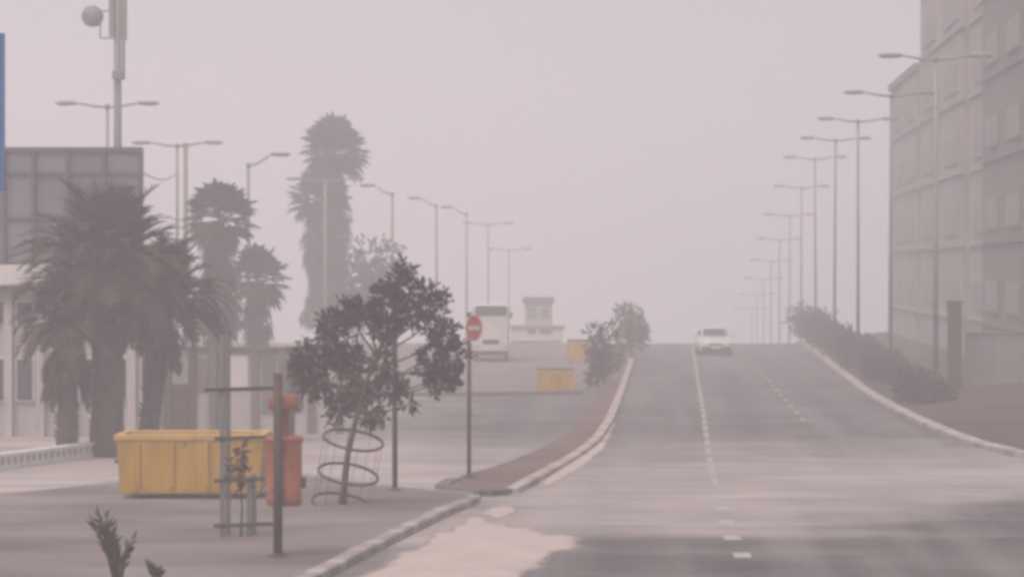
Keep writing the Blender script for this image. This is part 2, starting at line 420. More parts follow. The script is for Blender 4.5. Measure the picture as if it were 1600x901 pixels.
drift('sand_drift', [gp(px, py) for px, py in ((802,774),(880,735),(935,694),(960,655),(966,660),(948,700),(900,740),(830,776))], .03,
      'narrow pale sand strip along the kerb of the traffic island', 5)
drift('sand_drift', [gp(px, py) for px, py in ((60,832),(180,806),(330,805),(345,824),(240,850),(90,852))], .02,
      'pale sand spread on the pavement in front of the yellow skip', 6)

# ------------------------------------------------------------------ lamps
def lamp(name, label, base, h, arms, group, reach=1.35, head=.85, lift=.14, r0=.095, r1=.06, yaw=0.0):
    """street lamp; arms: list of signed directions (+1 right, -1 left)"""
    t = thing(name, label, 'street lamp', base, group); B = Vector(base)
    MB().lathe(B, [(.2, -.3), (.2, .03), (.17, .05), (.15, .5), (r0, .55)], 10).build('base', M['lamp_grey'], t)
    MB().tube([B + Vector((0,0,.5)), B + Vector((0,0,h*.5)), B + Vector((0,0,h))], [r0, (r0+r1)/2, r1], 10).build('pole', M['lamp_grey'], t)
    MB().lathe(B + Vector((0,0,h)), [(r1*1.4, -.12), (r1*1.4, .06), (.02, .1)], 10).build('cap', M['lamp_grey'], t)
    for s in arms:
        d = Vector((s*math.cos(yaw), s*math.sin(yaw), 0)); top = B + Vector((0,0,h - .04))
        p1 = top + d*(reach - head*.3) + Vector((0,0,lift))
        MB().tube([top, top + d*reach*.35 + Vector((0,0,lift*.25)), p1], [.05, .045, .04], 8).build('arm', M['lamp_grey'], t)
        c = top + d*(reach + head*.25) + Vector((0,0,lift*1.15))
        e1 = d; e2 = Vector((-d.y, d.x, 0)); rings = []
        for u, wd, hh in ((-.5, .07, .05), (-.38, .13, .075), (-.1, .16, .085), (.25, .15, .075), (.45, .10, .05), (.5, .05, .02)):
            rings.append([c + e1*(u*head) + e2*(wd*math.cos(a)) + Vector((0,0,hh*math.sin(a))) for a in [2*math.pi*k/10 for k in range(10)]])
        hd = MB().loft(rings, True, True).build('lamp_head', M['lamp_grey'], t)
        MB().box(c + e1*.1 - Vector((0,0,.085)), (head*.5, .2, .03), yaw).build('lens', M['lens'], hd)
    return t
ords = ['nearest', 'second', 'third', 'fourth', 'fifth', 'sixth', 'seventh', 'eighth', 'ninth', 'tenth', 'eleventh', 'twelfth']
S0 = CH / .38 / 528 * F / 4.8          # lamp spacing from the picture
LAMP_H = 528 * (4.8 * S0) / F
for i in range(12):
    d = (4.8 + i) * S0; b = rq(412 * 4.8 * S0 / F, d); b.z += .05
    lab = ('nearest double-arm street lamp on the right verge, before the grey tower' if i == 0 else
           f'{ords[i]} double-arm street lamp from the near end of the right verge' if i < 11 else
           'farthest faint double-arm street lamp of the right row beyond the crest')
    if i == 0: proto = lamp('street_lamp', lab, b, LAMP_H, (-1, 1), 'double-arm lamps along the right verge')
    else:
        o = copy_tree(proto); o.location = b; o['label'] = lab; o.rotation_euler = (rnd.uniform(-.006,.006), rnd.uniform(-.007,.007), rnd.uniform(-.06,.06))
for px, top, d, lab in ((168,165,110,'double-arm street lamp beside the telecom mast above the grey building'),
                        (277,226,125,'double-arm street lamp above the palms beside a slim bare pole'),
                        (508,282,146,'double-arm street lamp standing behind the tall shaggy palm'),
                        (763,350,222,'faint double-arm street lamp above the small white bus'),
                        (795,390,246,'faintest double-arm street lamp above the small guard house')):
    h = ap(px, top, d).z - zt(d) - .03
    lamp('street_lamp', lab, gx(px, d), h, (-1, 1), 'double-arm lamps on the left side')
for px, top, d, s, lab in ((388,258,118,1,'single-arm street lamp reaching right, beside the skirted palm'),
                           (613,303,150,-1,'single-arm street lamp reaching left, above the caged tree'),
                           (682,321,172,-1,'middle of the three lamps with one arm reaching left'),
                           (729,334,192,-1,'farthest single-arm street lamp, above the round red sign')):
    h = ap(px, top, d).z - zt(d)
    lamp('street_lamp', lab, gx(px, d), h, (s,), 'single-arm lamps on the left side', reach=1.1, head=.85, lift=.42)

# telecom mast with dish and panel antennas
d = 97; B = gx(184, d); u = d / F
t = thing('telecom_mast', 'tall telecom mast with dish and panel antennas behind the palms', 'mast', B)
MB().tube([B, B + Vector((0,0,8)), B + Vector((0,0,15))], [.17, .14, .11], 12).build('pole', M['steel'], t)
MB().lathe(B, [(.35,-.2),(.35,.05),(.2,.12)], 10).build('base', M['steel'], t)
for dx, zc, hh in ((.17, ap(0,30,d).z, 1.5), (-.12, ap(0,28,d).z, 1.3)):
    pb = MB().box(B + Vector((dx*1.4, -.16, zc)), (.2, .12, hh), bev=.03).build('panel_antenna', M['steel'], t)
    MB().tube([B + Vector((0,0,zc)), B + Vector((dx*1.4,-.12,zc))], .025, 6).build('bracket', M['steel'], pb)
MB().box(B + Vector((.2, 0, ap(0,95,d).z)), (.1, .12, 1.3), bev=.02).build('cable_duct', M['steel'], t)
MB().box(B + Vector((.02, -.16, ap(0,118,d).z)), (.34, .2, .3), bev=.02).build('equipment_box', M['steel'], t)
c = ap(145, 26, d)
dish = MB(); rings = []
for k in range(7):
    a = k/6*1.1; rr = .36*math.sin(a)/math.sin(1.1)
    rings.append([c + Vector((rr*math.cos(q) , -.14 + .22*(1-math.cos(a)) - .1, rr*math.sin(q))) for q in [2*math.pi*j/20 for j in range(20)]])
rings2 = [[p + Vector((0,.2,0)) for p in rings[-1]], [c + (p - c)*.5 + Vector((0,.3,0)) for p in rings[-1]]]
dish.loft([r for r in rings[1:]] + rings2, True, True)
do = dish.build('dish', M['steel'], t)
MB().tube([ap(152,18,d), ap(184,18,d)], .03, 6).build('bracket', M['steel'], do)
MB().tube([ap(157,30,d), ap(157,60,d), ap(184,60,d)], .03, 6).build('bracket', M['steel'], do)
# slim bare pole
d = 121; B = gx(290, d); h = ap(0,226,d).z
t = thing('utility_pole', 'slim bare grey pole right of a double-arm lamp, above the palms', 'pole', B)
MB().tube([B, B + Vector((0,0,h))], [.12,.09], 10).build('pole', M['steel'], t)
MB().lathe(B + Vector((0,0,h)), [(.11,-.05),(.11,.03),(.03,.07)], 10).build('cap', M['steel'], t)

# ------------------------------------------------------------------ vegetation builders
def leaf_quad(b, p, d, up, L_, wd):
    d = d.normalized(); s = d.cross(up)
    if s.length < 1e-3: s = Vector((1,0,0))
    s.normalize(); n = s.cross(d)
    b.add([p, p + d*L_*.45 + s*wd*.5 + n*wd*.12, p + d*L_, p + d*L_*.45 - s*wd*.5 + n*wd*.12], [(0,1,2,3)])
def rdir(r):
    while True:
        v = Vector((r.uniform(-1,1), r.uniform(-1,1), r.uniform(-1,1)))
        if .05 < v.length < 1: return v.normalized()
def clump(b, c, rad, n, r, size, flat=.85, sprig=5):
    """sprigs of leaves spread through an uneven ball"""
    for _ in range(max(1, n // sprig)):
        v = rdir(r) * rad * (r.random() ** .42) * r.uniform(.75, 1.12); v.z *= flat
        p = c + v; ax = (v.normalized() + rdir(r)*.7).normalized()
        for k in range(sprig):
            dd = (ax + rdir(r)*.75).normalized()
            leaf_quad(b, p + ax*size*.5*k*.6, dd, rdir(r), size*r.uniform(.7,1.3), size*r.uniform(.4,.65))
def shrub(name, label, cat, base, rx, h, n, m, size, group=None, seed=1, ry=None, lumps=9):
    r = random.Random(seed); t = thing(name, label, cat, base, group); B = Vector(base); ry = ry or rx
    st = MB()
    for k in range(5):
        a = r.uniform(0, 6.28); e = B + Vector((math.cos(a)*rx*.5, math.sin(a)*ry*.5, h*r.uniform(.5,.8)))
        st.tube([B + Vector((math.cos(a)*.05, math.sin(a)*.05, -.1)), B.lerp(e, .5) + Vector((0,0,.1*h)), e], [.03,.02,.01], 5)
    st.build('stem', M['bark'], t)
    lf = MB()
    for k in range(lumps):
        a = r.uniform(0, 6.28); q = math.sqrt(r.random()) * .62; z = r.uniform(.28, .8)
        rr = r.uniform(.28, .45)
        clump(lf, B + Vector((math.cos(a)*rx*q, math.sin(a)*ry*q, h*z)), min(rx, h*.55) * rr * 1.6, n // lumps, r, size)
    lf.build('crown', m, t); return t

def pinnate(b, p, az, el, L_, r, droop=1.0, wid=.46, n=26):
    """feather frond: arching rachis with two rows of leaflets"""
    d = Vector((math.cos(az)*math.cos(el), math.sin(az)*math.cos(el), math.sin(el))); pts = [p.copy()]; st = L_/n; cur = p.copy(); v = d.copy()
    dirs = [v.copy()]
    for k in range(n):
        v = (v + Vector((0,0,-.055*droop*(k/n+.35)))).normalized(); cur = cur + v*st; pts.append(cur.copy()); dirs.append(v.copy())
    side = Vector((-math.sin(az), math.cos(az), 0))
    for k in range(0, n, 3):
        a, c = pts[k], pts[min(k+3, n)]; wv = .025*(1-k/n)+.008
        b.add([a+side*wv, a-side*wv, c-side*wv*.8, c+side*wv*.8], [(0,1,2,3)])
    for k in range(3, n+1):
        f = k/n; l = L_*wid*.62*(math.sin(math.pi*min(1, f*.92+.1))**.6)*r.uniform(.8,1.15)
        up = side.cross(dirs[k])
        for s in (-1, 1):
            dd = (side*s + dirs[k]*.75 + up*(-.30) + Vector((0,0,r.uniform(-.28,.06)))).normalized()
            a = pts[k]; w2 = dirs[k]*.045
            b.add([a-w2, a+w2, a+dd*l], [(0,1,2)])
def fan(b, p, az, el, L_, r, nseg=13):
    """fan frond: petiole and a split palmate blade"""
    d = Vector((math.cos(az)*math.cos(el), math.sin(az)*math.cos(el), math.sin(el))); side = Vector((-math.sin(az), math.cos(az), 0)); up = side.cross(d)
    q = p + d*L_*.48
    b.add([p+side*.03, p-side*.03, q-side*.02, q+side*.02], [(0,1,2,3)])
    for k in range(nseg):
        a = (k/(nseg-1)-.5)*3.3; dd = d*math.cos(a) + side*math.sin(a)
        l = L_*.56*(.7+.3*math.cos(a*.6))*r.uniform(.85,1.1); wv = l*.13
        sd = side*math.cos(a) - d*math.sin(a)
        m1 = q + dd*l*.6 + up*(.03*r.uniform(-1,1))
        tip = q + dd*l + Vector((0,0,-.28*l*r.uniform(.3,1.2)))
        b.add([q, m1 + sd*wv, tip, m1 - sd*wv], [(0,1,2,3)])
def palm_trunk(B, top, r0, r1, r, stubs=True):
    tr = MB(); n = 14; path = []; rad = []
    for k in range(n+1):
        f = k/n; path.append(B.lerp(top, f) + Vector((.03*math.sin(f*5), 0, -.15 if k == 0 else 0)))
        rad.append((r0 + (r1-r0)*f) * (1.12 if k == 0 else 1) * r.uniform(.93,1.07))
    tr.tube(path, rad, 12)
    if stubs:
        H_ = (top-B).length
        for k in range(int(H_*28)):
            f = r.random(); a = r.uniform(0,6.28); rr = r0+(r1-r0)*f; p = B.lerp(top, f) + Vector((math.cos(a)*rr*.9, math.sin(a)*rr*.9, 0))
            o = Vector((math.cos(a), math.sin(a), 1.4)).normalized(); s = Vector((-math.sin(a), math.cos(a), 0))*.06
            tr.add([p-s, p+s, p+o*.16+s*.6, p+o*.16-s*.6, p - Vector((math.cos(a),math.sin(a),0))*.1], [(0,1,2,3), (0,3,4), (1,4,2)])
    return tr
def feather_palm(label, base, crown, L_, nf, r0, r1, seed, skirt=0, low=28, slen=(.5,.8), group='palms'):
    r = random.Random(seed); B, T = Vector(base), Vector(crown); t = thing('palm_tree', label, 'palm', B, group)
    palm_trunk(B, T, r0, r1, r).build('trunk', M['palm_bark'], t)
    g = MB(); dr = MB()
    for k in range(nf):
        f = (k + r.random())/nf; el = R(84 - (84 + low)*f); az = k*2.39996 + r.uniform(-.3,.3)
        tgt = g if f < .82 else dr
        pinnate(tgt, T + Vector((math.cos(az)*r1*.5, math.sin(az)*r1*.5, .12*(1-f))), az, el, L_*r.uniform(.8,1.12), r, droop=r.uniform(.8,1.9))
    for k in range(skirt):
        az = r.uniform(0,6.28); pinnate(dr, T + Vector((math.cos(az)*r1, math.sin(az)*r1, -.2-r.random()*.9)), az, R(r.uniform(-85,-45)), L_*r.uniform(*slen), r, droop=1.2)
    g.build('crown', M['palm_leaf'], t); dr.build('dead_fronds', M['dead_leaf'], t); return t
def fan_palm(label, base, crown, L_, nf, skirt_len, skirt_r, r0, r1, seed, group='palms'):
    r = random.Random(seed); B, T = Vector(base), Vector(crown); t = thing('palm_tree', label, 'palm', B, group)
    palm_trunk(B, T, r0, r1, r, False).build('trunk', M['palm_bark'], t)
    g = MB()
    for k in range(nf):
        f = (k + r.random())/nf; az = k*2.39996 + r.uniform(-.4,.4)
        fan(g, T + Vector((0,0,.15*(1-f))), az, R(84-126*f**1.1), L_*r.uniform(.85,1.12), r)
    g.build('crown', M['palm_leaf'], t)
    s = MB(); n = int(skirt_len*46)
    for k in range(n):
        az = r.uniform(0,6.28); z = r.random(); rr = skirt_r*(.75+.25*math.sin(z*9+seed))*r.uniform(.55,1.05)*(1 if z > .12 else .6+z*3)
        p = T + Vector((math.cos(az)*r1*.6, math.sin(az)*r1*.6, .1 - z*skirt_len)); q = T + Vector((math.cos(az)*rr, math.sin(az)*rr, -.15 - z*skirt_len)); sd = Vector((-math.sin(az), math.cos(az), 0))
        l = r.uniform(.55,.95)
        s.add([p, q + sd*.05, q - sd*.05], [(0,1,2)])
        for j in range(6):
            o = (j-2.5)*.11; e = q + sd*o*2.0 + Vector((math.cos(az)*r.uniform(-.1,.06), math.sin(az)*r.uniform(-.1,.06), -l*r.uniform(.75,1.1)))
            m1 = q.lerp(e, .5) + sd*.02
            s.add([q, m1 + sd*.05, e, m1 - sd*.05], [(0,1,2,3)])
    s.build('dead_skirt', M['dead_leaf'], t); return t

# ------------------------------------------------------------------ left: palms
d = 68
feather_palm('broad palm with thick trunk and huge drooping crown left of the yellow skip', gx(165,d), ap(168,428,d), 2.25, 140, .40, .33, 11, 16, 16, (.3,.5))
feather_palm('lower palm with shaggy slim trunk nearest the yellow skip, crown leaning right', gx(226,d+1.5), ap(256,480,d+1.5), 1.75, 105, .25, .24, 12, 24, 12, (.3,.5))
feather_palm('short leftmost palm with fronds hanging low before the pale building', gx(103,d-.8), ap(104,514,d-.8), 1.3, 75, .25, .22, 13, 40, 12)
d = 108
fan_palm('fan palm with pointed crown and wide dry skirt right of the broad palm', gx(342,d), ap(342,345,d), 1.5, 46, 4.6, 1.0, .32, .26, 21)
d = 118
fan_palm('half-hidden fan palm with ragged crown right of the pointed one', gx(398,d), ap(402,440,d), 1.5, 46, 2.4, .6, .28, .22, 22)
d = 158
fan_palm('tallest palm with round crown and long dry skirt behind the caged tree', gx(512,d), ap(523,240,d), 2.05, 66, 8.4, .95, .42, .34, 23)
fan_palm('shorter fan palm leaning against the tallest palm, crown at its shoulder', gx(504,d+2.5), ap(498,314,d+2.5), 1.8, 54, 6.4, 1.05, .36, .3, 24)
shrub('bushy_tree', 'grey bushy tree behind the caged tree, right of the tallest palm', 'tree', gx(562,150), 2.0, 6.4, 5200, M['leaf'], .24, seed=31, lumps=18)
shrub('conifer_shrub', 'small dark upright shrub left of the caged tree before the wall', 'shrub', gx(456,74), .28, 2.9, 900, M['leaf2'], .1, seed=32, lumps=10)

# ------------------------------------------------------------------ caged tree
def caged_tree():
    r = random.Random(5); B = gp(534,797); d = B.y; B.z = .115; u = d/F
    t = thing('young_tree', 'dark leafy young tree growing out of the wire hoop guard', 'tree', B)
    fork = ap(556, 655, d)
    tr = MB().tube([B - Vector((0,0,.1)), ap(538,760,d), ap(543,710,d), fork, ap(575,590,d), ap(604,520,d+.1), ap(628,450,d)], [.075,.06,.055,.05,.042,.032,.014], 9)
    cl = [(632,414,7),(631,430,10),(630,452,21),(600,462,17),(664,456,14),(687,468,11),(688,490,9),(570,484,22),(642,492,24),(606,510,20),(518,508,25),(546,488,13),
          (480,556,22),(466,578,13),(498,602,21),(522,560,20),(548,560,24),(594,572,16),(556,616,25),(610,606,19),(584,648,14),(526,640,15),
          (694,526,22),(708,556,17),(684,592,23),(706,594,12),(670,560,12),(640,632,7)]
    lf = MB()
    for px, py, rp in cl:
        c = ap(px, py, d + r.uniform(-1,1)*rp*u*1.5)
        f = min(1, max(0, (650-py)/230)); src = fork.lerp(ap(620,470,d), f*.75)
        mid = src.lerp(c, .55) + Vector((0, 0, -.06))
        tr.tube([src, mid, c], [.026,.018,.008], 6)
        clump(lf, c, rp*u*.86, int(rp*rp*.78), r, .115, .95)
        for k in range(3):
            e = c + rdir(r)*rp*u*1.1; tr.tube([c, e], [.008,.004], 4)
            clump(lf, e, rp*u*.36, int(rp*rp*.07)+8, r, .10, .9)
    tr.build('trunk', M['bark'], t); lf.build('crown', M['leaf'], t)
    # hoop guard, leaning a little towards the road
    g = thing('tree_guard', 'leaning wire hoop guard of three rings round the dark young tree', 'tree guard', B)
    axis = (ap(551,687,d) - ap(533,790,d)); 
    T_ = Matrix.Rotation(R(15), 3, 'X') @ Matrix.Rotation(R(10), 3, 'Y')
    rad = 47*u; cs = [(534,787),(544,740),(552,687)]
    cen = [ap(x, y_, d) for x, y_ in cs]
    for c in cen: MB().ring(c, rad, .027, T_).build('hoop', M['brown_steel'], g)
    for k in range(8):
        a = 2*math.pi*k/8+.2; o = T_ @ Vector((math.cos(a)*rad, math.sin(a)*rad, 0))
        p0 = cen[0] + o - Vector((0,0,.02)); p1 = cen[2] + o + (cen[2]-cen[0])*.06
        p0.z = .09 if k % 2 == 0 else p0.z
        MB().tube([p0, p1], .005, 5).build('wire', M['brown_steel'], g)
    return t
caged_tree()

# slim dark post behind the caged tree
B = gp(617,775); B.z = .1; d = B.y
t = thing('signpost', 'slim dark post standing behind the caged tree crown', 'post', B)
MB().tube([B - Vector((0,0,.2)), ap(617,470,d)], .05, 10).build('pole', M['dark_steel'], t)
MB().lathe(B, [(.13,-.02),(.13,.03),(.06,.06)], 10).build('base', M['dark_steel'], t)

# no-entry sign
B = gp(733,753); B.z = .09; d = B.y; u = d/F
t = thing('road_sign', 'round red no-entry sign with white bar on slim post, traffic island tip', 'road sign', B)
MB().tube([B - Vector((0,0,.2)), ap(733,488,d)], .042, 10).build('post', M['brown_steel'], t)
MB().lathe(B, [(.12,-.02),(.12,.03),(.05,.06)], 10).build('base', M['dark_steel'], t)
c = ap(740,512,d) + Vector((0,-.09,0)); rs = 21*u; ya = R(52)
nv = Vector((math.sin(ya), -math.cos(ya), 0)); sv = Vector((math.cos(ya), math.sin(ya), 0))
def disc(rad, o, th, m, name, par):
    n = 28; rg = [[c + nv*(o+z) + sv*(rad*math.cos(2*math.pi*k/n)) + Vector((0,0,rad*math.sin(2*math.pi*k/n))) for k in range(n)] for z in (0, th)]
    return MB().loft(rg).build(name, m, par)
pl = disc(rs, 0, .012, M['white'], 'sign_plate', t)
disc(rs*.94, .0125, .003, M['red'], 'sign_face', pl)
MB().box(c + nv*.0185, (rs*1.35, .003, rs*.32), ya).build('white_bar', M['white'], pl)
MB().box(c - nv*.03, (.12, .06, .06), ya).build('bracket', M['dark_steel'], pl)

# ------------------------------------------------------------------ yellow skip
def skip(label, x0, x1, ytop, ybot, grp, nrib=4, lid=False):
    B = gp((x0+x1)/2, ybot); d = B.y; u = d/F; W = (x1-x0)*u; H_ = (ybot-ytop)*u; D = W*.55 if not lid else W*.7
    z0 = .115 if not lid else .03
    B.z = z0; t = thing('waste_skip', label, 'skip', B, grp); c = B + Vector((0, D/2, 0))
    rg = []
    for z, k in ((.1, .93), (.16, .945), (H_*.9, .985)):
        rg.append([c + Vector((sx*W/2*k, sy*D/2*k, z)) for sx, sy in ((-1,-1),(1,-1),(1,1),(-1,1))])
    for z, k in ((H_*.9, .94), (.2, .9)):
        rg.append([c + Vector((sx*W/2*k, sy*D/2*k, z)) for sx, sy in ((-1,-1),(1,-1),(1,1),(-1,1))])
    MB().loft(rg).build('body', M['yellow'], t)
    rim = MB(); h2 = H_*.095
    for sx, sy, w_, dd in ((0,-1,W*1.02,.11),(0,1,W*1.02,.11),(-1,0,.11,D*1.02-.2),(1,0,.11,D*1.02-.2)):
        rim.box(c + Vector((sx*(W/2-.045), sy*(D/2-.045), H_*.95)), (w_, dd, h2), bev=.012)
    rim.build('rim', M['yellow_rim'], t)
    for k in range(nrib):
        x = (k + .5)/nrib - .5
        MB().box(c + Vector((x*W*.93, -D/2*.97 - .012, H_*.52)), (.09, .06, H_*.70), M=Matrix.Rotation(R(2.2), 3, 'X'), bev=.012).build('rib', M['yellow'], t)
    for sx in (-1, 1):
        for sy in (-1, 1):
            MB().box(c + Vector((sx*W*.36, sy*D*.33, .05)), (.16,.2,.13), bev=.01).build('foot', M['dark_steel'], t)
    if lid:
        MB().box(c + Vector((0,0,H_*1.03)), (W*.98, D*.98, H_*.1), bev=.02).build('lid', M['dark_steel'], t)
    else:
        for sx in (-1, 1): MB().tube([c + Vector((sx*W*.5,-.1,H_*.55)), c + Vector((sx*(W*.5+.1),-.1,H_*.55))], .035, 8).build('lifting_pin', M['dark_steel'], t)
    return t
skip('large yellow waste skip with ribbed side on the left pavement', 180, 412, 688, 789, 'yellow containers', 4)
skip('small yellow lidded bin on the open lot before the bus', 838, 898, 580, 616, 'yellow containers', 2, True)
skip('tiny faded yellow lidded bin farthest off, beside the median shrubs', 886, 921, 534, 568, 'yellow containers', 2, True)

# ------------------------------------------------------------------ litter bin on its post
B = gp(434,881); B.z = .11; d = B.y; u = d/F
t = thing('litter_bin', 'orange hanging litter bin with canopy on a brown steel post', 'litter bin', B)
MB().tube([B - Vector((0,0,.15)), ap(434,583,d)], .068, 14).build('post', M['brown_steel'], t)
MB().lathe(B, [(.16,-.02),(.16,.02),(.08,.05)], 14).build('base', M['brown_steel'], t)
c = ap(441,737,d); cy_ = c + Vector((0,.35,0)); rb = 28*u; hb = 54*u
bd = MB().lathe(cy_, [(rb*.62,-hb),(rb*.86,-hb*.97),(rb*.95,-hb*.85),(rb*1.0,-hb*.3),(rb*1.0,hb*.80),(rb*1.03,hb*.82),(rb*1.03,hb*.97),(rb*.96,hb),(rb*.9,hb*.99),(rb*.88,hb*.6)], 26).build('body', M['orange'], t)
MB().lathe(cy_, [(rb*1.06,hb*.84),(rb*1.07,hb*.9),(rb*1.04,hb*.96)], 26).build('rim_band', M['orange_dark'], bd)
MB().lathe(cy_, [(rb*.93,-hb*1.02),(rb*1.0,-hb*.98),(rb*1.02,-hb*.78),(rb*1.0,-hb*.74)], 26).build('bottom_band', M['orange_dark'], bd)
cn = ap(441,627,d) + Vector((0,.30,0))
MB().lathe(cn, [(22*u,-14*u),(24*u,-12*u),(24*u,2*u),(20*u,8*u),(8*u,11*u)], 22).build('canopy', M['orange_dark'], t)
MB().box((cn.x - .03, cn.y, (cn.z - 12*u + cy_.z + hb*.95)/2), (22*u, .16, cn.z - 12*u - cy_.z - hb*.95), bev=.02).build('canopy_neck', M['orange_dark'], t)
MB().box(cy_ + Vector((rb*1.06, 0, -hb*.35)), (.09, .12, .16), bev=.015).build('latch', M['dark_steel'], bd)
for zz in (700, 765): MB().box(ap(434,zz,d) + Vector((0,.03,0)), (.17,.16,.05), bev=.008).build('clamp', M['dark_steel'], t)

# square timber guard with its sapling
B = gp(367,850); B.z = .115; d = B.y; u = d/F
t = thing('sapling_guard', 'square guard of thin posts and dark rails left of the orange bin', 'tree guard', B)
W_ = 42*u
px_ = {}
for k, (dx, dy) in enumerate(((347,0),(388,.1),(352,W_),(393,W_))):
    p = Vector(((dx-800)*u, d + dy, .1)); px_[k] = p
    MB().box(p + Vector((0,0,(311 if k in (0,2) else 92)*u/2)), (.075,.06,(311 if k in (0,2) else 92)*u + .1), bev=.008).build('post', M['steel'], t)
for zy, x0, x1 in ((608,320,428),(684,335,428),(750,334,412),(820,334,426)):
    a, b_ = ap(x0,zy+1,d-.06), ap(x1,zy-2,d-.06); 
    MB().box((a+b_)/2, ((b_-a).length,.035,.06), M=Matrix.Rotation(-math.atan2((b_-a).z,(b_-a).x), 3, 'Y'), bev=.006).build('rail', M['dark_steel'], t)
    for k in (0, 1):
        MB().box((ap(345 if k == 0 else 390,zy,d) + Vector((0,W_/2+.05,0))), (.03, W_+.1, .05), bev=.005).build('rail', M['dark_steel'], t)
r = random.Random(9); B2 = Vector(((374-800)*u, d+.2, .115))
t = thing('sapling', 'small dry sapling inside the square guard before the yellow skip', 'sapling', B2)
tr = MB().tube([B2-Vector((0,0,.1)), ap(378,790,d+.2), ap(374,735,d+.2), ap(380,695,d+.2)], [.02,.016,.012,.005], 7); lf = MB()
for px, py, rp in ((375,712,9),(368,726,12),(382,738,13),(372,750,13),(388,722,9),(360,742,9),(384,762,9),(380,700,6)):
    c = ap(px,py,d+.2+r.uniform(-.1,.1)); tr.tube([ap(376,760,d+.2), c], [.008,.004], 5); clump(lf, c, rp*u, 42, r, .075)
tr.build('stem', M['dry'], t); lf.build('crown', M['shrub'], t)

# dry weeds at the lower edge
def weed(label, px, ybase, h, seed, n=16):
    r = random.Random(seed); B = gp(px, ybase); B.z = .11; t = thing('dry_weed', label, 'weed', B, 'dry weeds on the pavement'); s = MB(); lf = MB()
    for k in range(n):
        a = r.uniform(0,6.28); tl = r.uniform(.02,.16); lx, lh = ((-.26, r.uniform(.6,1.0)) if k % 3 else (.13, r.uniform(.4,.62)))
        e = B + Vector((lx*h*lh + math.cos(a)*tl*h*.8, math.sin(a)*tl*h*2, h*lh))
        m1 = B.lerp(e,.5)+Vector((0,0,.08*h)); s.tube([B + Vector((math.cos(a)*.03,math.sin(a)*.03,-.05)), m1, e], [.022,.016,.006], 5)
        for j in range(9):
            f = r.uniform(.3,1); p = B.lerp(m1, f*2) if f < .5 else m1.lerp(e, f*2-1)
            leaf_quad(lf, p, (Vector((math.cos(a),math.sin(a),1.4))+rdir(r)*.7), rdir(r), .17*r.uniform(.6,1.2), .05)
    s.build('stem', M['dry'], t); lf.build('leaves', M['dry'], t)
weed('spiky dark dry weed at the bottom left edge of the pavement', 184, 924, 1.0, 41, 24)
weed('low dry weed tuft right of the spiky one at the bottom edge', 245, 925, .24, 42, 10)

# large blue sign at the left edge
d = 43.0; u = d/F
B = Vector(((-110-800)*u, d, 0)); t = thing('blue_sign', 'large blue sign panel cut off by the left edge of the picture', 'sign', B)
a, b_ = ap(-230,52,d), ap(8,298,d); cc = (a+b_)/2
pn = MB().box(cc, (abs(b_.x-a.x), .06, abs(a.z-b_.z)), bev=.012).build('panel', M['blue'], t)
fr = MB()
for xx in (a.x+.03, b_.x-.012): fr.box((xx, d-.034, cc.z), (.02,.02,abs(a.z-b_.z)-.02))
fr.build('edge_trim', M['steel'], pn)
for px in (-180,-50):
    p = Vector(((px-800)*u, d+.1, 0)); MB().tube([p, Vector((p.x,p.y,a.z-.1))], .07, 10).build('post', M['steel'], t)

# low white wall with square openings
A, E = gp(-70,744), gp(186,708); dv = (E-A); Lw = dv.length; dn = dv.normalized(); rz = math.atan2(dn.y, dn.x); u = 66/F
t = thing('low_wall', 'low white wall pierced by a row of square holes, left edge', 'wall', A.copy())
hw = 25*u
for z0, z1, nm, wv in ((-.05, hw*.30, 'bottom_course', .22), (hw*.74, hw, 'top_course', .24)):
    MB().box(A + dv*.5 + Vector((0,0,(z0+z1)/2)), (Lw, wv, z1-z0), rz, bev=.01).build(nm, M['white'], t)
nb = int(Lw/.30); bm_ = None
for k in range(nb+1):
    p = dn*(Lw*k/nb) + Vector((0,0,hw*.52))
    if bm_ is None:
        bm_ = MB().box((0,0,0), (.15,.2,hw*.45), rz).build('block', M['white']); o = bm_
    else: o = bpy.data.objects.new('block', bm_.data); col.objects.link(o)
    o.parent = t; o.location = p
MB().box(A + dv*.5 + Vector((-dn.y*.14, dn.x*.14, hw*.5)), (Lw, .03, hw*.7), rz).build('backing', M['kerb_grey'], t)

# ------------------------------------------------------------------ left building
D = 76.0; u = D/F
def fz(py, d=D): return ap(0, py, d).z
B = gx(60, D); t = thing('office_building', 'grey panelled two-storey building behind the palms at the left', 'building', B)
x0, x1 = (-260-800)*u, (220-800)*u; ztop = fz(230)
def plan(xl, xr, ya, yb, z): return [Vector(p) for p in ((xl, ya, z), (xr, ya, z), (xr*yb/ya*1.004, yb, z), (xl, yb, z))]   # the plot narrows towards the back
MB().loft([plan(x0+.05, x1-.05, D+.2, D+12, -.1), plan(x0+.05, x1-.05, D+.2, D+12, ztop-.13)]).build('wall', M['cream'], t)
MB().loft([plan(x0, x1+.04, D-.02, D+12.2, ztop-.12), plan(x0, x1+.04, D-.02, D+12.2, ztop)]).build('roof_edge', M['frame'], t)
cols_ = [-260,-205,-150,-95,-45,6,52,105,162,220]
for i in range(len(cols_)-1):
    for (ya, yb, m) in ((234,269,'greyblue'), (273,340,'greypanel'), (343,409,'greypanel')):
        xa, xb = (cols_[i]-800)*u, (cols_[i+1]-800)*u
        mm = M['greyblue'] if (i % 3 == 2 or (m == 'greyblue' and i < 7)) else M['greypanel']
        MB().box(((xa+xb)/2, D+.10, (fz(ya)+fz(yb))/2), (xb-xa-.12, .1, fz(ya)-fz(yb)), bev=.012).build('facade_panel', mm, t)
for cx in cols_: MB().box(((cx-800)*u, D+.06, (fz(232)+fz(412))/2), (.10,.26,fz(232)-fz(412))).build('mullion', M['frame'], t)
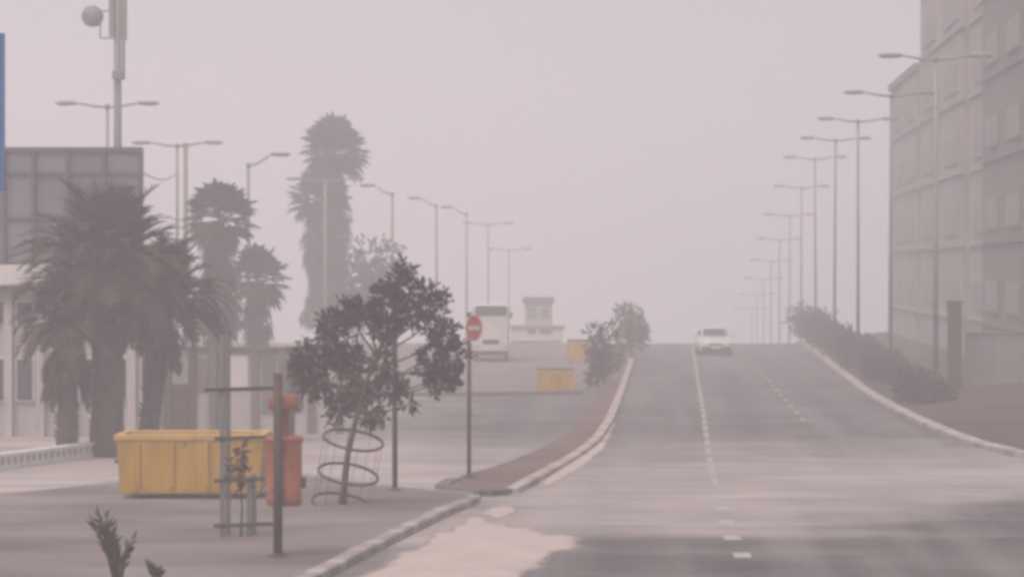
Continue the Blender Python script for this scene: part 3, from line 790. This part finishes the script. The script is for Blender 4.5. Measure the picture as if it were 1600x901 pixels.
for ry_ in (271, 341): MB().box(((x0+x1)/2, D+.08, fz(ry_)), (x1-x0-.05,.2,.07)).build('transom', M['frame'], t)
MB().box(((x0+x1)/2, D+.0, (fz(414)+fz(446))/2), (x1-x0+.2,.5,fz(414)-fz(446)), bev=.02).build('fascia', M['white'], t)
MB().box(((x0+x1)/2, D-.05, fz(450)), (x1-x0+.26,.62,.08)).build('ledge', M['frame'], t)
for cx in (-210,-150,-90,-28,12,62,112,160,205):
    MB().box(((cx-800)*u, D+.10, (fz(454)+0)/2), (.22,.22,fz(454))).build('pilaster', M['cream'], t)
for cx in (-180,-120,-58,-6,37,87,137,184):
    wn = MB().box(((cx-800)*u, D+.17, (fz(558)+fz(628))/2), (.52,.1,fz(558)-fz(628)), bev=.01).build('window', M['white'], t)
    MB().box(((cx-800)*u, D+.115, (fz(561)+fz(625))/2), (.40,.02,fz(561)-fz(625))).build('pane', M['glass'], wn)
    wn = MB().box(((cx-800)*u, D+.17, (fz(470)+fz(508))/2), (.52,.1,fz(470)-fz(508)), bev=.01).build('window', M['white'], t)
    MB().box(((cx-800)*u, D+.115, (fz(472)+fz(506))/2), (.40,.02,fz(472)-fz(506))).build('pane', M['glass'], wn)

# boundary wall with gate panels
Dw = 77.5; u = Dw/F
B = gx(350, Dw); t = thing('boundary_wall', 'pale boundary wall with pilasters and coloured gate panels behind the skip', 'wall', B)
ps = [228,262,300,332,347,398,440,486,530]
hw = fz(546, Dw)
MB().box(((ps[0]+ps[-1])/2*u-800*u, Dw+.2, hw/2-.1), ((ps[-1]-ps[0])*u, .2, hw+.2)).build('wall', M['cream'], t)
MB().box(((ps[0]+ps[-1])/2*u-800*u, Dw+.17, hw+.03), ((ps[-1]-ps[0])*u+.1, .4, .08), bev=.01).build('coping', M['kerb_grey'], t)
for cx in ps: MB().box(((cx-800)*u, Dw+.12, hw/2), (.2,.3,hw-.02), bev=.01).build('pilaster', M['frame'] if cx in (300,347) else M['tower2'], t)
for a, b_, z0, z1, m in ((262,300,600,678,'brown_panel'),(300,332,560,612,'mauve'),(352,394,556,606,'white'),(403,436,552,645,'greypanel'),(232,258,560,640,'greypanel'),(446,480,575,640,'mauve')):
    MB().box((((a+b_)/2-800)*u, Dw+.075, (fz(z0,Dw)+fz(z1,Dw))/2), ((b_-a)*u-.22, .05, fz(z0,Dw)-fz(z1,Dw)), bev=.01).build('gate_panel', M[m], t)
# thin overhead cable from the building to the lamp pole
p0, p1 = ap(220,268,76), ap(276,271,124)
MB().tube([p0.lerp(p1, k/8) - Vector((0,0,.25*math.sin(math.pi*k/8))) for k in range(9)], .02, 5).build('cable', M['dark_steel'])
tag(bpy.data.objects['cable'], 'thin overhead cable from the grey building to the nearby lamp pole', 'cable')

# ------------------------------------------------------------------ far left-centre: bus, guard house
def wheel(t, c, rad, wd, ax='Y'):
    s = MB(); n = 18; A_ = Vector((1,0,0))
    def rg(r_, o): return [Vector(c) + Vector((o, r_*math.cos(2*math.pi*k/n), r_*math.sin(2*math.pi*k/n))) for k in range(n)]
    wl = MB().loft([rg(rad*.9,-wd/2), rg(rad,-wd/2+.03), rg(rad,wd/2-.03), rg(rad*.9,wd/2)], True, True).build('wheel', M['tyre'], t)
    MB().loft([rg(rad*.55,-wd/2-.012), rg(rad*.58,-wd/2+.02), rg(rad*.58,wd/2-.02), rg(rad*.55,wd/2+.012)]).build('rim', M['steel'], wl)
def rrect(cx, y, zc, hw_, hh, rr, n=4):
    out = []
    for sx, sz, a0 in ((1,-1,-90),(1,1,0),(-1,1,90),(-1,-1,180)):
        for k in range(n+1):
            a = R(a0 + 90*k/n); out.append(Vector((cx + sx*(hw_-rr) + rr*math.cos(a), y, zc + sz*(hh-rr) + rr*math.sin(a))))
    return out
B = gp(767,566); B.z = .03; d = B.y; u = d/F
t = thing('minibus', 'small white bus facing the road with dark windscreen band, open lot', 'bus', B)
W2 = 28.5*u; Hb = 88*u; L_ = 5.6
MB().loft([rrect(B.x, B.y+o, .03+.32+(Hb-.32)/2*k2 - (Hb-.32)/2*(k2-1), W2*k1, (Hb-.32)/2*k2, .16) for o, k1, k2 in ((0,.93,.93),(.12,.985,.985),(.5,1,1),(L_-.3,1,1),(L_,.95,.96))], True, True).build('body', M['white'], t)
MB().box((B.x, B.y-.012, ap(0,485,d).z), (W2*1.72,.06,15*u), bev=.02).build('windscreen', M['glass'], t)
for s in (-1,1):
    MB().box((B.x+s*W2*.72, B.y-.01, B.z+.75), (.26,.05,.16), bev=.02).build('headlight', M['head'], t)
    MB().box((B.x+s*(W2+.1), B.y+.15, ap(0,492,d).z), (.09,.12,.3), bev=.02).build('mirror', M['black'], t)
    for oy in (1.0, 4.4): wheel(t, (B.x+s*(W2-.14), B.y+oy, B.z+.38), .38, .24)
    for k in range(4): MB().box((B.x+s*(W2+.003), B.y+.9+k*1.15, ap(0,492,d).z), (.02,.95,.7), bev=.006).build('side_window', M['glass'], t)
MB().box((B.x, B.y-.04, B.z+.42), (W2*1.9,.14,.24), bev=.03).build('bumper', M['black'], t)
MB().box((B.x, B.y-.008, B.z+.95), (W2*.9,.04,.2), bev=.01).build('grille', M['black'], t)

d = 205; B = gx(842, d); u = d/F; z0 = B.z
t = thing('guard_house', 'pale flat-roofed guard house with raised lookout room, beyond the lot', 'building', B)
def zz(py): return ap(0,py,d).z
xa = lambda px: (px-800)*u
def wall_box(x0, x1, zt_, zb, y0, dep, m, name): return MB().box(((xa(x0)+xa(x1))/2, y0+dep/2, (zt_+zb)/2), (xa(x1)-xa(x0), dep, zt_-zb)).build(name, m, t)
wall_box(799,880,zz(512),z0-.3,d,4,M['white'],'wall')
MB().box(((xa(797)+xa(882))/2, d+2, zz(511)), (xa(882)-xa(797)+.1,4.3,.12)).build('roof', M['frame'], t)
wall_box(820,863,zz(474),zz(511)+.07,d+.6,2.6,M['cream'],'lookout_room')
rf = MB().box(((xa(817)+xa(866))/2, d+1.9, zz(469)), (xa(866)-xa(817),3.0,.42), bev=.03).build('lookout_roof', M['frame'], t)
for a, b_ in ((823,840),(843,860)):
    wn = MB().box(((xa(a)+xa(b_))/2, d+.59, zz(489)), (xa(b_)-xa(a),.06,.95)).build('window', M['cream'], t)
    MB().box(((xa(a)+xa(b_))/2, d+.55, zz(489)), (xa(b_)-xa(a)-.12,.02,.8)).build('pane', M['greyblue'], wn)
for a, b_ in ((824,838),(842,862)):
    wn = MB().box(((xa(a)+xa(b_))/2, d-.01, zz(518)), (xa(b_)-xa(a),.06,.4)).build('window', M['cream'], t)
    MB().box(((xa(a)+xa(b_))/2, d-.05, zz(518)), (xa(b_)-xa(a)-.1,.02,.3)).build('pane', M['glass'], wn)
wall_box(799,876,zz(532),zz(546),d-.25,.2,M['frame'],'plinth')

# ------------------------------------------------------------------ median trees and shrubs
shrub('median_tree', 'small dark bushy tree on the median left of the far carriageway', 'tree', gx(942,109), .68, 2.75, 1700, M['leaf'], .14, 'median planting', 51, lumps=9)
shrub('median_shrub', 'low dark shrub at the foot of the small median tree', 'shrub', gx(931,105), .45, 1.05, 700, M['leaf'], .12, 'median planting', 52, lumps=6)
shrub('median_tree', 'pale hazy rounded tree on the median behind the small dark one', 'tree', gx(988,141), .85, 2.6, 1500, M['leaf2'], .17, 'median planting', 53, lumps=9)
shrub('median_tree', 'taller faint tree farthest along the median near the crest', 'tree', gx(984,152), .8, 3.0, 1400, M['leaf2'], .17, 'median planting', 54, lumps=9)
shrub('median_shrub', 'pale low shrub between the median trees', 'shrub', gx(965,124), .6, 1.2, 700, M['leaf2'], .13, 'median planting', 55, lumps=6)

# ------------------------------------------------------------------ silver car near the crest
B = gp(1119,556); B.z = .012; y0 = B.y; u = y0/F
t = thing('car', 'silver car driving towards the camera near the crest of the road', 'car', B)
def sec(y, w0, w1, zb, zm, ztp, tw):
    c = B.x; Z = B.z
    return [Vector((c+sx*wx, y0+y, Z+z)) for sx, wx, z in ((1,w0*.9,zb),(1,w0,zb+.12),(1,w1,zm),(1,w1*.97,zm+.1),(1,tw,ztp),(-1,tw,ztp),(-1,w1*.97,zm+.1),(-1,w1,zm),(-1,w0,zb+.12),(-1,w0*.9,zb))]
MB().loft([sec(0,.66,.68,.24,.50,.62,.58), sec(.1,.76,.78,.2,.52,.70,.62), sec(.35,.82,.84,.19,.58,.78,.66), sec(1.15,.84,.86,.19,.68,.92,.70), sec(2.6,.85,.87,.19,.72,.95,.74), sec(3.6,.84,.86,.2,.72,.95,.72), sec(4.1,.80,.82,.24,.68,.9,.66), sec(4.3,.74,.75,.32,.62,.8,.6)], True, True).build('body', M['car'], t)
cab = MB()
def gsec(y, z0, wb, z1, wt): return [Vector((B.x+s*wx, y0+y, B.z+z)) for s, wx, z in ((1,wb,z0),(1,wt,z1-.05),(1,wt-.08,z1),(-1,wt-.08,z1),(-1,wt,z1-.05),(-1,wb,z0))]
cab.loft([gsec(1.0,.88,.70,.93,.66), gsec(1.85,.9,.76,1.40,.60), gsec(2.5,.9,.77,1.45,.61), gsec(3.2,.9,.76,1.40,.59), gsec(3.85,.88,.7,.95,.64)], True, False)
cb = cab.build('cabin', M['car'], t)
def q4(*pp): return [Vector((B.x+a, y0+b_, B.z+c_)) for a, b_, c_ in pp]
MB().add(q4((-.62,1.12,.985),(.62,1.12,.985),(.53,1.76,1.345),(-.53,1.76,1.345)) + q4((-.62,1.10,.995),(.62,1.10,.995),(.53,1.74,1.36),(-.53,1.74,1.36)), [(0,1,2,3),(4,5,6,7),(0,1,5,4),(2,3,7,6),(1,2,6,5),(0,4,7,3)]).build('windscreen', M['glass'], cb)
for s in (-1,1):
    MB().box((B.x+s*.60, y0+.09, B.z+.60), (.26,.12,.12), bev=.02).build('headlight', M['head'], t)
    MB().box((B.x+s*.93, y0+1.5, B.z+.98), (.16,.1,.12), bev=.02).build('mirror', M['car'], t)
    for oy in (.85, 3.45): wheel(t, (B.x+s*.74, y0+oy, B.z+.30), .31, .2)
    MB().box((B.x+s*.705, y0+2.45, B.z+1.13), (.02,1.3,.26), M=Matrix.Rotation(R(-19*s), 3, 'Y')).build('side_window', M['glass'], cb)
MB().box((B.x, y0-.01, B.z+.31), (1.50,.12,.30), bev=.03).build('lower_grille_shade', M['black'], t)  # grille enlarged to a black band, with the shadow under the nose painted in
MB().box((B.x, y0+.03, B.z+.58), (.7,.07,.1), bev=.01).build('grille', M['black'], t)
MB().box((B.x, y0-.075, B.z+.42), (.46,.02,.11)).build('number_plate', M['amber'], t)

# ------------------------------------------------------------------ right side: shrubs, wall, towers
def base_v(q, y, z): p = rq(q, y); p.z += z; return p
sp = [(8.4, 92,1.1,.75),(8.6,99,1.2,.9),(8.5,107,1.2,1.0),(8.7,115,1.25,1.1),(8.5,123,1.3,1.2),(8.7,131,1.3,1.35),(8.6,140,1.35,1.5),(8.8,149,1.4,1.7),(8.7,158,1.4,1.9),(8.8,168,1.4,2.2),(8.8,178,1.45,2.6)]
desc = ['nearest brown roadside shrub of the right hedge, by the dark slab', 'second shrub of the right roadside hedge from the near end', 'third shrub of the right roadside hedge from the near end', 'fourth shrub of the right roadside hedge from the near end',
        'fifth shrub of the right roadside hedge from the near end', 'sixth shrub of the right roadside hedge from the near end', 'seventh shrub of the right roadside hedge from the near end', 'eighth shrub of the right roadside hedge from the near end',
        'ninth shrub of the right roadside hedge from the near end', 'tenth shrub of the right roadside hedge, at the crest', 'farthest shrub of the right roadside hedge, topmost on the crest']
for i, ((q, y, rx, h), lab) in enumerate(zip(sp, desc)):
    shrub('roadside_shrub', lab, 'shrub', base_v(q - .35, y, .25), rx, h*.8, 3600, M['shrub'], .15, 'right roadside hedge', 60+i, ry=4.6, lumps=22)

d = 96.0; u = d/F; zb = .55
B = Vector(((1512-800)*u, d, zb))
t = thing('site_wall', 'pale grey wall panel below the tower at the right edge', 'wall', B)
for k in range(5):
    a, b_ = 1509 + k*44, 1551 + k*44
    MB().box((((a+b_)/2-800)*u, d+.12, (ap(0,521,d).z + .2)/2), ((b_-a)*u, .16, ap(0,521,d).z - .2), bev=.012).build('panel', M['site_grey'], t)
    MB().box(((b_+1-800)*u, d+.13, (ap(0,519,d).z + .2)/2), (.09, .2, ap(0,519,d).z - .15), bev=.01).build('post', M['tower2'], t)
MB().box(((1509+44*2.5-800)*u, d+.12, ap(0,519.5,d).z), (220*u, .24, .07), bev=.01).build('coping', M['tower2'], t)
d = 95.0; u = d/F; B = Vector(((1493-800)*u, d, .4))
t = thing('gate_pillar', 'tall dark slab pillar at the near end of the pale wall', 'pillar', B)
MB().box((B.x, d+.2, (ap(0,474,d).z+.2)/2), (.42,.42,ap(0,474,d).z-.2), bev=.02).build('shaft', M['brown_steel'], t)
MB().box((B.x, d+.2, ap(0,474,d).z+.05), (.52,.52,.1), bev=.02).build('cap', M['frame'], t)

# towers stand along the road on the right
def tower(label, q, bays, h, dep):
    """bays: (y0, y1, material, offset, windows per floor, first floor); the facade runs beside the road"""
    ya, yb = bays[0][0], bays[-1][1]; zb_ = zt(yb) - .5
    B = rq(q, ya); B.z = zt(ya)
    t = thing('apartment_tower', label, 'building', B, 'grey towers along the right side'); rz_ = -math.atan(TH)
    for y0, y1, m, off, nw, proud in bays:
        yc = (y0+y1)/2; ln = y1-y0; c = rq(q+off, yc)
        MB().box((c.x + dep/2, c.y, (h + zb_)/2), (dep, ln - .03, h - zb_), rz_).build('wall', m, t)
        f = 0
        while 3.4 + f*3.2 + 1.2 < min(h, 24):
            zc = 3.4 + f*3.2
            MB().box((c.x - .06, c.y, zc - 1.12), (.16, ln - .3, .10), rz_).build('floor_band', m, t)
            for k in range(nw):
                p = rq(q+off, y0 + ln*(k+.5)/nw); p.z = zc
                wl = ln/nw*.62
                wn = MB().box(p + Vector((-.03,0,0)), (.12, wl, 1.3), rz_).build('window', m, t)
                MB().box(p + Vector((-.095,0,0)), (.02, wl-.2, 1.14), rz_).build('pane', M['tower_glass'], wn)
                if proud:
                    bl = MB().box(p + Vector((-.45,0,1.9-.45)), (.8, wl+.5, .1), rz_).build('balcony', M['tower2'], t)
                    MB().box(p + Vector((-.83,0,1.9+.05)), (.06, wl+.5, .9), rz_).build('parapet', M['tower2'], bl)
            f += 1
    p0 = rq(q + bays[0][3], ya)                                     # windows of the end wall that looks back along the road
    for f in range(0 if h < 40 else 6):
        for k in range(3):
            x = p0.x + dep*(k+.5)/3; yw = ya + .02 - TH*(x - p0.x)
            wn = MB().box((x, yw, 3.4 + f*3.2), (1.8, .12, 1.3), rz_).build('window', M['tower2'], t)
            MB().box((x, yw - .065, 3.4 + f*3.2), (1.6, .02, 1.14), rz_).build('pane', M['tower_glass'], wn)
    c = rq(q, (ya+yb)/2)
    MB().box((c.x + dep/2, c.y, h + .2), (dep + .3, yb-ya+.2, .4), rz_).build('roof_edge', M['tower2'], t)
    return t
tower('tall grey tower rising out of the picture at the right edge', 12.8,
      [(101,115,M['tower2'],-.35,2,False),(115,126,M['tower'],.25,1,False),(126,148,M['tower'],0,2,False)], 60, 16)
tower('lower grey block just behind the tall tower, as high as a lamp', 12.8, [(150,159,M['tower'],0,1,False),(159,168,M['tower'],.1,1,False)], 14.8, 14)

# ------------------------------------------------------------------ dust haze: one closed box of air
zlow, ztop_ = min(ZS) - 1.5, HAZE_TOP
hb = MB().box((0, 815, (zlow + ztop_)/2), (3040, 1790, ztop_ - zlow)).build('haze', None)
hm = bpy.data.materials.new('dust_haze'); hm.use_nodes = True; t = hm.node_tree
for n in list(t.nodes):
    if n.type != 'OUTPUT_MATERIAL': t.nodes.remove(n)
pv = t.nodes.new('ShaderNodeVolumePrincipled'); pv.inputs['Color'].default_value = HAZE_COLOR
pv.inputs['Density'].default_value = HAZE_DENSITY; pv.inputs['Anisotropy'].default_value = 0.05
t.links.new(pv.outputs[0], t.nodes['Material Output'].inputs['Volume'])
hb.data.materials.append(hm); tag(hb, 'pale pinkish dust haze filling the air', 'haze', kind='stuff')
